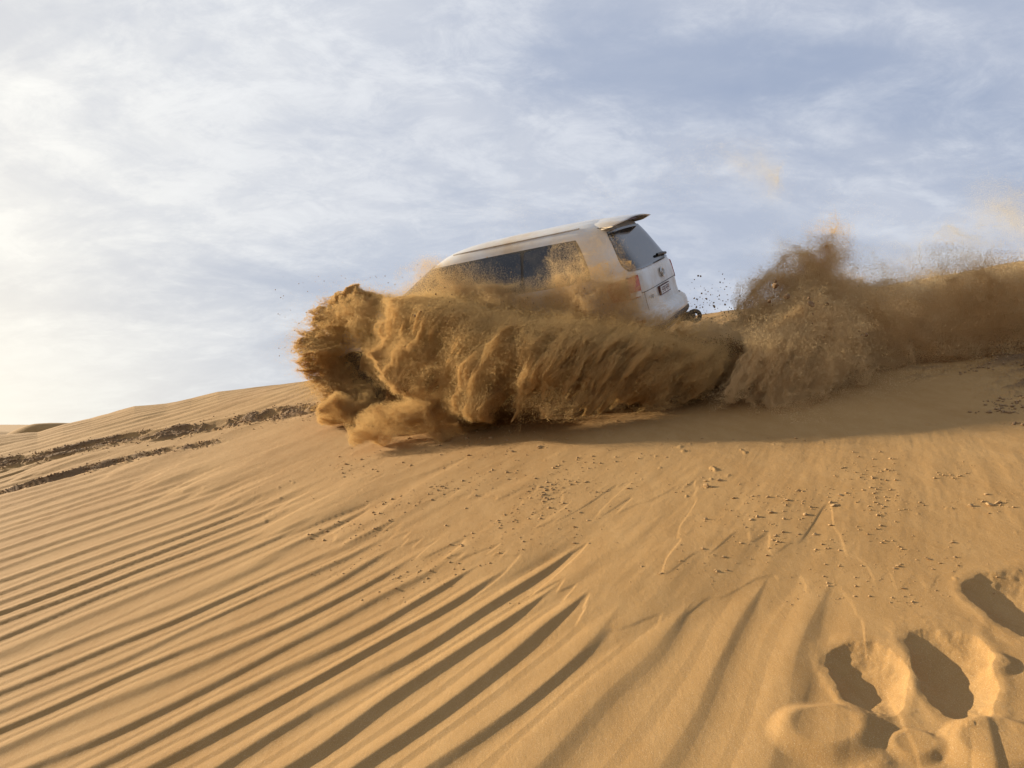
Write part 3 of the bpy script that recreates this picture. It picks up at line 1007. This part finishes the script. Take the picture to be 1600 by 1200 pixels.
# low bright splash at the curtain's foot
add(puff(in_px_box(550, 790, 600, 690, 7.6, 8.35), 380000, band(([550, 600, 640, 680, 730, 790], [668, 646, 624, 618, 636, 660]), ([550, 620, 700, 740, 790], [676, 682, 686, 682, 672]), 22, 8), 5, warpa=.34, nf=(3, 6, 7), thr=(.40, .76)), .0014)
add(puff(in_px_box(500, 610, 605, 668, 8.9, 9.7), 220000, band(([500, 520, 560, 610], [640, 622, 636, 650]), ([500, 560, 610], [655, 662, 662]), 10, 5), 8, warpa=.18, nf=(5, 5, 5), thr=(.42, .74)), .0015)
add(puff(in_px_box(500, 660, 500, 650, 10.3, 10.9), 300000, band(([500, 540, 600, 660], [540, 510, 500, 500]), ([500, 540, 660], [590, 640, 650]), 18, 16), 18, warpa=.25, thr=(.36, .6)), .0032)
# low dust under the fingers, its shade put into the grain colour
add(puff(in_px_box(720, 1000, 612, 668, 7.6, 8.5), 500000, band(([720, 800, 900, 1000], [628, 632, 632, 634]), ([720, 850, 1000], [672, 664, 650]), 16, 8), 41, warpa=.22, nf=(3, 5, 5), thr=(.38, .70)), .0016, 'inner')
# sand between the curl and the curtain, in front of the bonnet
add(puff(in_px_box(570, 720, 450, 640, -.15, .55, dcar), 1100000, band(([570, 600, 625, 650, 700, 720], [530, 512, 506, 502, 500, 504]), ([570, 640, 720], [560, 640, 650]), 26, 20), 19, warpa=.25, thr=(.36, .62)), .0019)
# inner mass round the car's lower side, coloured dark for the shade behind the curtain
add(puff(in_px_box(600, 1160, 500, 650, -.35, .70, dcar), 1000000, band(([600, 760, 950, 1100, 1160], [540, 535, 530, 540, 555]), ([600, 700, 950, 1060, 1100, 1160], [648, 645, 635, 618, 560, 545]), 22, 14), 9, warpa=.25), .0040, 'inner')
# thin veil over the car's side and tail, thickening downwards
add(puff(in_px_box(610, 1000, 380, 520, -.35, -.02, dcar), 420000, band(([610, 660, 740, 830, 880, 930, 1000], [462, 436, 440, 472, 440, 470, 500]), ([610, 1000], [540, 540]), 48, 10), 14, warpa=.35, thr=(.34, .66), nf=(2, 2, 3), hair=.6), .0012, 'veil')
add(puff(in_px_box(860, 1000, 350, 480, -.35, -.02, dcar), 90000, band(([860, 920, 970, 1000], [400, 365, 395, 440]), ([860, 1000], [500, 500]), 30, 10), 17, warpa=.35, thr=(.34, .66), nf=(2, 2, 3)), .0010, 'veil')
add(puff(in_px_box(600, 800, 410, 520, -.40, -.05, dcar), 300000, band(([600, 640, 700, 760, 800], [500, 464, 444, 446, 480]), ([600, 800], [530, 530]), 34, 10), 47, warpa=.25, thr=(.26, .60), nf=(2, 3, 4), hair=.6), .0013, 'veil')
add(puff(in_px_box(930, 1110, 420, 580, -.3, .0, dcar), 190000, band(([930, 980, 1040, 1110], [476, 492, 498, 530]), ([930, 1110], [580, 580]), 60, 10), 15, warpa=.3, thr=(.22, .62), nf=(2, 2, 3), hair=.5), .0010, 'veil')
# the trail of dust behind
TOP = ([1040, 1090, 1150, 1185, 1215, 1250, 1290, 1320, 1350, 1400, 1440, 1480, 1520, 1560, 1620, 1700], [550, 526, 515, 500, 482, 462, 448, 452, 462, 450, 432, 426, 440, 430, 424, 420])
BOT = ([1040, 1100, 1150, 1210, 1260, 1320, 1360, 1420, 1480, 1540, 1600, 1700], [632, 628, 622, 632, 615, 595, 592, 604, 592, 568, 556, 545])
add(puff(in_px_box(1040, 1700, 370, 650, .0, 1.6, dcar), 2300000, band(TOP, BOT, 44, 22), 23, warpa=.50, nf=(1.7, 1.7, 2.0), thr=(.36, .68), hair=.45), .0018, 'trail')
add(puff(in_px_box(1050, 1190, 510, 640, -.25, .5, dcar), 260000, band(([1050, 1100, 1190], [545, 530, 520]), ([1050, 1120, 1190], [632, 630, 626]), 26, 14), 61, warpa=.35, thr=(.34, .66), hair=.6), .0015, 'trail')
# tall right plume with fingers
PL = grid_of([
    [(1212, 470, 7.6), (1192, 520, 7.3), (1168, 565, 7.05), (1145, 600, 6.9), (1122, 632, 6.8)],
    [(1240, 440, 7.6), (1222, 500, 7.2), (1200, 560, 7.0), (1180, 605, 6.85), (1160, 642, 6.75)],
    [(1265, 420, 7.6), (1252, 490, 7.2), (1235, 560, 6.95), (1218, 612, 6.8), (1202, 658, 6.7)],
    [(1290, 410, 7.6), (1284, 485, 7.2), (1272, 560, 6.95), (1262, 612, 6.8), (1250, 655, 6.7)],
    [(1320, 430, 7.6), (1318, 490, 7.25), (1312, 550, 7.0), (1306, 595, 6.9), (1298, 632, 6.8)],
    [(1350, 460, 7.6), (1352, 505, 7.35), (1352, 550, 7.2), (1350, 585, 7.05), (1346, 615, 6.9)]])
for k, (cnt, l0, sp_, off, rel) in enumerate([(420000, .90, .40, -.12, .10), (380000, .72, .44, .0, .12), (220000, .5, .36, .08, .10)]):
    add(sheet(PL, cnt, (l0, sp_), 11 + 3 * k, rel, off, .05, seed=91 + 7 * k, root=.6, root_min=.02, turb=.20, side=(.08, .4), stray=.20), .0017, 'trail')
add(puff(in_px_box(1150, 1400, 310, 510, .1, .9, dcar), 480000, band(([1150, 1190, 1230, 1265, 1290, 1315, 1345, 1400], [490, 455, 420, 392, 372, 388, 430, 470]), ([1150, 1400], [520, 520]), 60, 20), 31, warpa=.45, nf=(3, 3, 2), thr=(.42, .68), hair=.5), .0014, 'trail')
# fine mist round the sheets softens their outlines
for G_, cnt, l0, sp_, ro, sd, kd in ((CURT, 330000, .90, .40, .45, 301, 'spray'), (CURT, 240000, .66, .44, .45, 317, 'spray'), (CURL, 300000, .92, .22, .10, 331, 'spray'), (PL, 180000, .86, .5, .5, 347, 'trail')):
    add(sheet(G_, cnt, (l0, sp_), 12, .25, -.02, .11, seed=sd, root=ro, root_min=.03, turb=.34, stray=.35, smear=.06, tipw=.45), .0010, kd)
add(puff(in_px_box(1180, 1700, 250, 470, .1, 1.4, dcar), 260000, band(([1180, 1300, 1450, 1560, 1700], [400, 330, 390, 300, 300]), ([1180, 1700], [480, 470]), 60, 20), 53, warpa=.6, nf=(1.5, 1.5, 2), thr=(.46, .72), hair=.4), .0008, 'wisp')
# streamers torn off the top of the spray, drawn back over the windows
FAN = grid_of([[(x0 + k * dx / 4, y0 - k * dy / 4, float(dcar(x0)) - .30 + .05 * k) for k in range(5)] for (x0, y0, dx, dy) in
               ((600, 505, 34, 48), (660, 500, 50, 62), (730, 502, 60, 62), (800, 508, 64, 62), (860, 506, 66, 80), (915, 505, 60, 96), (970, 510, 44, 70), (1030, 522, 34, 36), (1090, 532, 30, 26))])
for k, (cnt, l0, sp_) in enumerate([(90000, .74, .75), (70000, .50, .60)]):
    add(sheet(FAN, cnt, (l0, sp_), 22 + 9 * k, .12, -.03 + .05 * k, .04, seed=401 + 9 * k, root=.01, root_min=1.0, turb=.20, stray=.2, smear=.03, tipw=.25), .0011, 'spray')
# wisps drifting high up
for (pts, cnt, wd, sd) in (([(1035, 285), (1080, 262), (1130, 245), (1180, 240), (1215, 262), (1222, 300)], 42000, 13, 3),
                           ([(1535, 290), (1560, 330), (1585, 350), (1592, 390), (1560, 420)], 34000, 14, 6),
                           ([(1360, 430), (1400, 420), (1450, 432), (1500, 400), (1540, 395)], 24000, 16, 7),
                           ([(790, 360), (840, 340), (900, 325), (950, 330)], 16000, 22, 8)):
    cnt = int(cnt * 2.2); r = np.random.default_rng(sd)
    G1 = np.array(pts, float)
    t = r.random(cnt)
    c = cr(G1, t)
    w = 1.7 * wd * (.4 + .9 * vnoise(np.stack([t * 7, t * 0, t * 0 + sd], 1), 1))
    P = pix(c[:, 0] + r.normal(size=cnt) * w, c[:, 1] + r.normal(size=cnt) * w * .8, 8.0 + r.normal(size=cnt) * .25)
    f = fbm(P * 2.2 + sd, 4, 1)
    P = P[r.random(cnt) < sstep(.42, .6, f) + .08]
    P = warp(P, (1.5, 1.5, 1.5), .5, sd); P = warp(P, (6, 6, 6), .12, sd + 1)
    add(P, .0006, 'wisp')

for kind_, name_, lab_, cat_ in (('spray', 'sand_spray', 'wall of golden sand thrown up along the side of the white car', 'sand spray'),
                                 ('inner', 'shaded_inner_sand', 'inner sand under the spray, darkened in colour for the deep shade there', 'flying sand'),
                                 ('veil', 'dust_veil', 'thin pale dust hanging before the windows and tail of the car', 'dust veil'),
                                 ('wisp', 'dust_wisps', 'faint yellowish wisps of dust drifting in the sky above the trail', 'dust wisps'),
                                 ('trail', 'dust_cloud', 'brown cloud of dust hanging over the slope behind the car', 'dust cloud')):
    P_ = np.concatenate([g[1] for g in GRAINS if g[0] == kind_]); R_ = np.concatenate([g[2] for g in GRAINS if g[0] == kind_])
    k_ = P_[:, 2] > base_z(P_[:, 0].astype(float), P_[:, 1].astype(float)) - .02
    print(name_, int(k_.sum()))
    tag(point_cloud(name_, P_[k_], R_[k_], M[{'spray': 'flying_sand', 'inner': 'sand_in_shade', 'wisp': 'pale_dust'}.get(kind_, 'flying_dust')]), lab_, cat_, kind='stuff')


# ------------------------------------------------------------------ clods in the air and on the slope
def lump_mesh(name, seed, m, flat=1.0):
    r = np.random.default_rng(seed)
    bm = bmesh.new(); bmesh.ops.create_icosphere(bm, subdivisions=2, radius=.5)
    ax = r.uniform(.55, 1.3, 3); ax[2] *= flat
    d = r.normal(size=(5, 3)); d /= np.linalg.norm(d, axis=1)[:, None]
    for v in bm.verts:
        p = np.array(v.co)
        for e in d:                      # chop facets off
            c = p @ e
            if c > .30: p = p - e * (c - .30) * .85
        v.co = Vector(p * ax * (1 + r.normal() * .05))
    me = bpy.data.meshes.new(name); bm.to_mesh(me); bm.free(); me.materials.append(m)
    return me


FLY = [lump_mesh('flying_clod', 100 + i, M['clod_sand']) for i in range(8)]
LIE = [lump_mesh('sand_clod', 200 + i, M['crust_sand'], .55) for i in range(8)]


def place(me, name, loc, size, r, label, cat, group, tilt=math.pi):
    o = bpy.data.objects.new(name, me); COL.objects.link(o)
    o.location = loc; o.scale = (size,) * 3
    o.rotation_euler = (r.uniform(-tilt, tilt), r.uniform(-tilt, tilt), r.uniform(-math.pi, math.pi))
    return tag(o, label, cat, group)


def name_extremes(items, base):
    """items: (object, px, py, size). The outermost and the largest of a cluster get words of their own; the rest share one label"""
    left_ = list(items)
    for words_, key in (('largest', lambda t: -t[3]), ('leftmost', lambda t: t[1]), ('rightmost', lambda t: -t[1]), ('highest', lambda t: t[2]), ('lowest', lambda t: -t[2]), ('smallest', lambda t: t[3])):
        if len(left_) < 2: break
        left_.sort(key=key); o = left_.pop(0)[0]
        o['label'] = words_ + ' ' + base
    for t in left_: t[0]['label'] = ('one of the middling ' if len(left_) > 1 else 'middling ') + base.replace('clod', 'clods' if len(left_) > 1 else 'clod', 1)


r = np.random.default_rng(77)
reg = [  # (hand placed px list with size px), random count, box px, depth, group, label
    ([(1170, 473, 7), (1163, 475, 6), (1153, 483, 5), (1156, 462, 4), (1133, 476, 3.5), (1112, 497, 4), (1115, 473, 3.5), (1095, 432, 3), (1132, 436, 3), (1125, 441, 3), (1088, 480, 4), (1104, 467, 3.5), (1177, 500, 4), (1156, 489, 4), (1116, 479, 5), (1098, 480, 3), (1112, 503, 4)],
     26, (1080, 1205, 428, 512), 8.4, 'dark clods flying behind the rear bumper', 'dark clod flying against the sky behind the rear bumper'),
    ([(1212, 446, 10), (1212, 440, 6), (1229, 463, 11), (1267, 475, 11), (1202, 471, 8), (1292, 475, 6), (1264, 466, 7), (1342, 517, 8), (1354, 523, 8), (1347, 524, 5), (1241, 484, 6), (1270, 491, 5)],
     16, (1205, 1370, 445, 530), 6.9, 'clods riding on the dust cloud behind the car', 'brown clod flying in the dust plume behind the car'),
    ([(681, 459.5, 3.5), (669, 478, 4), (648, 493, 5), (720, 497, 7), (726, 492, 4), (698, 503, 4), (672, 453, 3), (685, 470, 3), (709, 529, 3), (689, 538, 3), (695, 449, 2.5)],
     30, (640, 960, 450, 580), 7.5, 'clods flying in front of the car side', 'small clod flying before the sand wall beside the car')]
for hand, cnt, bx, dep, grp, lab in reg:
    L_ = list(hand) + [(r.uniform(bx[0], bx[1]), r.uniform(bx[2], bx[3]), r.uniform(1.3, 3.4)) for _ in range(cnt)]
    its = []
    for (px_, py_, s_) in L_:
        d_ = dep + r.uniform(-.3, .3)
        its.append((place(FLY[r.integers(8)], 'flying_clod', pix(px_, py_, d_), s_ / FPX * d_ * .95, r, lab, 'clod', grp), px_, py_, s_))
    name_extremes(its, lab)

# clods lying on the slope: clusters seen in the photo (px, py, spread px, count, size px, words)
lie = [(540, 745, 26, 7, 7, 'on the slope left of the centre'), (650, 700, 40, 5, 9, 'just below the bright splash of sand'), (790, 705, 50, 9, 9, 'just below the dark foot of the spray'),
       (800, 745, 45, 9, 8, 'at the centre of the slope'), (875, 775, 26, 12, 10, 'in the dense central clump'), (735, 770, 45, 12, 7, 'left of the dense central clump'),
       (1020, 720, 20, 4, 9, 'beside the shadow edge below the bumper'), (945, 770, 30, 6, 8, 'right of the dense central clump'), (1115, 768, 14, 3, 14, 'among the flat flakes below the shadow'),
       (1195, 815, 48, 24, 10, 'in the widest scatter right of centre'), (1310, 800, 16, 4, 14, 'right of the widest scatter'), (870, 835, 45, 9, 7, 'below the dense central clump'),
       (1070, 895, 38, 9, 8, 'above the ripple tips right of centre'), (1180, 870, 30, 7, 7, 'below the widest scatter'), (1390, 895, 12, 3, 11, 'up the slope from the left footprint'), (1470, 882, 20, 6, 9, 'up the slope from the middle footprint'),
       (1430, 940, 22, 6, 9, 'just above the two lower footprints'), (1535, 800, 18, 5, 12, 'above the upper right footprint'), (1130, 700, 60, 4, 6, 'along the edge of the long shadow'), (1290, 925, 10, 2, 9, 'left of the footprints'), (620, 900, 14, 4, 6, 'among the ripples left of centre')]
pts, meta = [], []
for (cx, cy, sp_, cnt, sz, wd) in lie:
    for k in range(cnt):
        dx, dy = r.normal(0, sp_), r.normal(0, sp_ * .42)
        pts.append((cx + dx - .5 * dy, min(max(cy + dy, 694), 1190))); meta.append((sz * r.uniform(.40, 1.2), wd))
pts = np.array(pts); H = ground_hit(pts[:, 0], pts[:, 1])
zz = gz(H[:, 0], H[:, 1])
byw = {}
for p, q_, z_, (sz, wd) in zip(H, pts, zz, meta):
    s_ = sz / FPX * p[1] * .85
    o = place(LIE[r.integers(8)], 'sand_clod', (p[0], p[1], z_ + s_ * .06), s_, r, 'sandy clod lying ' + wd, 'clod', 'clods ' + wd, .25)
    byw.setdefault(wd, []).append((o, q_[0], q_[1], sz))
for wd, its in byw.items(): name_extremes(its, 'sandy clod lying ' + wd)


def crumbs(name, xy, size, m, flat=.6, seed=3):
    """thousands of tiny crumbs as one mesh"""
    r = np.random.default_rng(seed)
    n = len(xy)
    z = gz(xy[:, 0], xy[:, 1])
    oc = np.array([(1, 0, 0), (-1, 0, 0), (0, 1, 0), (0, -1, 0), (0, 0, 1), (0, 0, -1)], float)
    F = np.array([(0, 2, 4), (2, 1, 4), (1, 3, 4), (3, 0, 4), (2, 0, 5), (1, 2, 5), (3, 1, 5), (0, 3, 5)])
    V = oc[None] * (.5 * size[:, None, None]) * r.uniform(.55, 1.35, (n, 6, 1)) * np.array([1, 1, flat])
    a = r.uniform(0, 2 * np.pi, n); ca, sa = np.cos(a)[:, None], np.sin(a)[:, None]
    X = V[..., 0] * ca - V[..., 1] * sa; Y = V[..., 0] * sa + V[..., 1] * ca
    V = np.stack([X + xy[:, :1], Y + xy[:, 1:2], V[..., 2] + (z + size * .12)[:, None]], -1).reshape(-1, 3)
    FF = (F[None] + (np.arange(n) * 6)[:, None, None]).reshape(-1, 3)
    me = bpy.data.meshes.new(name)
    me.vertices.add(len(V)); me.vertices.foreach_set('co', V.astype(F32).ravel())
    me.loops.add(FF.size); me.loops.foreach_set('vertex_index', FF.ravel().astype(np.int32))
    me.polygons.add(len(FF)); me.polygons.foreach_set('loop_start', np.arange(0, FF.size, 3, dtype=np.int32))
    me.update(); me.materials.append(m)
    o = bpy.data.objects.new(name, me); COL.objects.link(o)
    return o


# crumbs round the clods
cx, cs = [], []
for (p, (sz, wd)) in zip(H, meta):
    k = r.integers(4, 16)
    sp_ = .03 * p[1]
    a = p[None, :2] + r.normal(0, 1, (k, 2)) * sp_ * np.array([1, .8]); cx.append(a); cs.append(sz / FPX * p[1] * r.uniform(.10, .42, k))
a = ground_hit(r.uniform(480, 1560, 4200), r.triangular(692, 760, 960, 4200))[:, :2]
g = n2(a[:, 0] * .743 - a[:, 1] * .669, a[:, 0] * .669 + a[:, 1] * .743, 2.4, .8, 4, 7) > .60
cx.append(a[g]); cs.append((.0014 + .0045 * r.random(g.sum()) ** 4) * a[g, 1])
tag(crumbs('sand_crumbs', np.concatenate(cx), np.concatenate(cs), M['crust_sand']), 'tiny sand crumbs sprinkled over the smooth slope among the clods', 'sand crumbs', kind='stuff')
# crumbs heaped along the churned wheel tracks
cx, cs = [], []
for P, w, n in ((TRK, .46, 6500), (TR2, .18, 1800)):
    seg = r.integers(0, len(P) - 1, n); t = r.random(n)[:, None]
    c = P[seg, :2] * (1 - t) + P[seg + 1, :2] * t
    c = c + r.normal(0, w * .55, (n, 2)); g = n2(c[:, 0] - .9 * c[:, 1], c[:, 1], 2.6, 5.0, 5, 6, .66) > .47
    cx.append(c[g]); cs.append(.006 + .036 * r.random(g.sum()) ** 3)
a = ground_hit(r.uniform(1500, 1640, 1100), r.uniform(560, 680, 1100))[:, :2]
g = n2(a[:, 0], a[:, 1], 2.2, 2.2, 3, 9) > .5
cx.append(a[g]); cs.append(.008 + .030 * r.random(g.sum()) ** 2)
tag(crumbs('track_crumbs', np.concatenate(cx), np.concatenate(cs), M['torn_sand'], .8, 9), 'dark crumbly sand torn up along the wheel track', 'sand crumbs', kind='stuff')
# specks in the air under and before the curtain
n = 1500
a = np.concatenate([pix(r.uniform(680, 1080, n // 3), r.normal(640, 16, n // 3), r.uniform(7.3, 7.9, n // 3)),
                    pix(r.uniform(430, 660, n // 12), r.uniform(430, 560, n // 12), r.uniform(9, 10, n // 12)),
                    pix(r.uniform(1075, 1215, n // 6), r.normal(480, 22, n // 6), r.uniform(8.2, 8.8, n // 6)),
                    pix(r.uniform(640, 960, n // 3), r.normal(510, 40, n // 3), r.uniform(7.7, 8.2, n // 3))])
mat('speck_sand', (.40, .27, .14), .9, spec=.2)
tag(point_cloud('sand_specks', a, r.uniform(.0025, .0070, len(a)), M['speck_sand']), 'loose specks of sand flying before and under the spray', 'sand specks', kind='stuff')
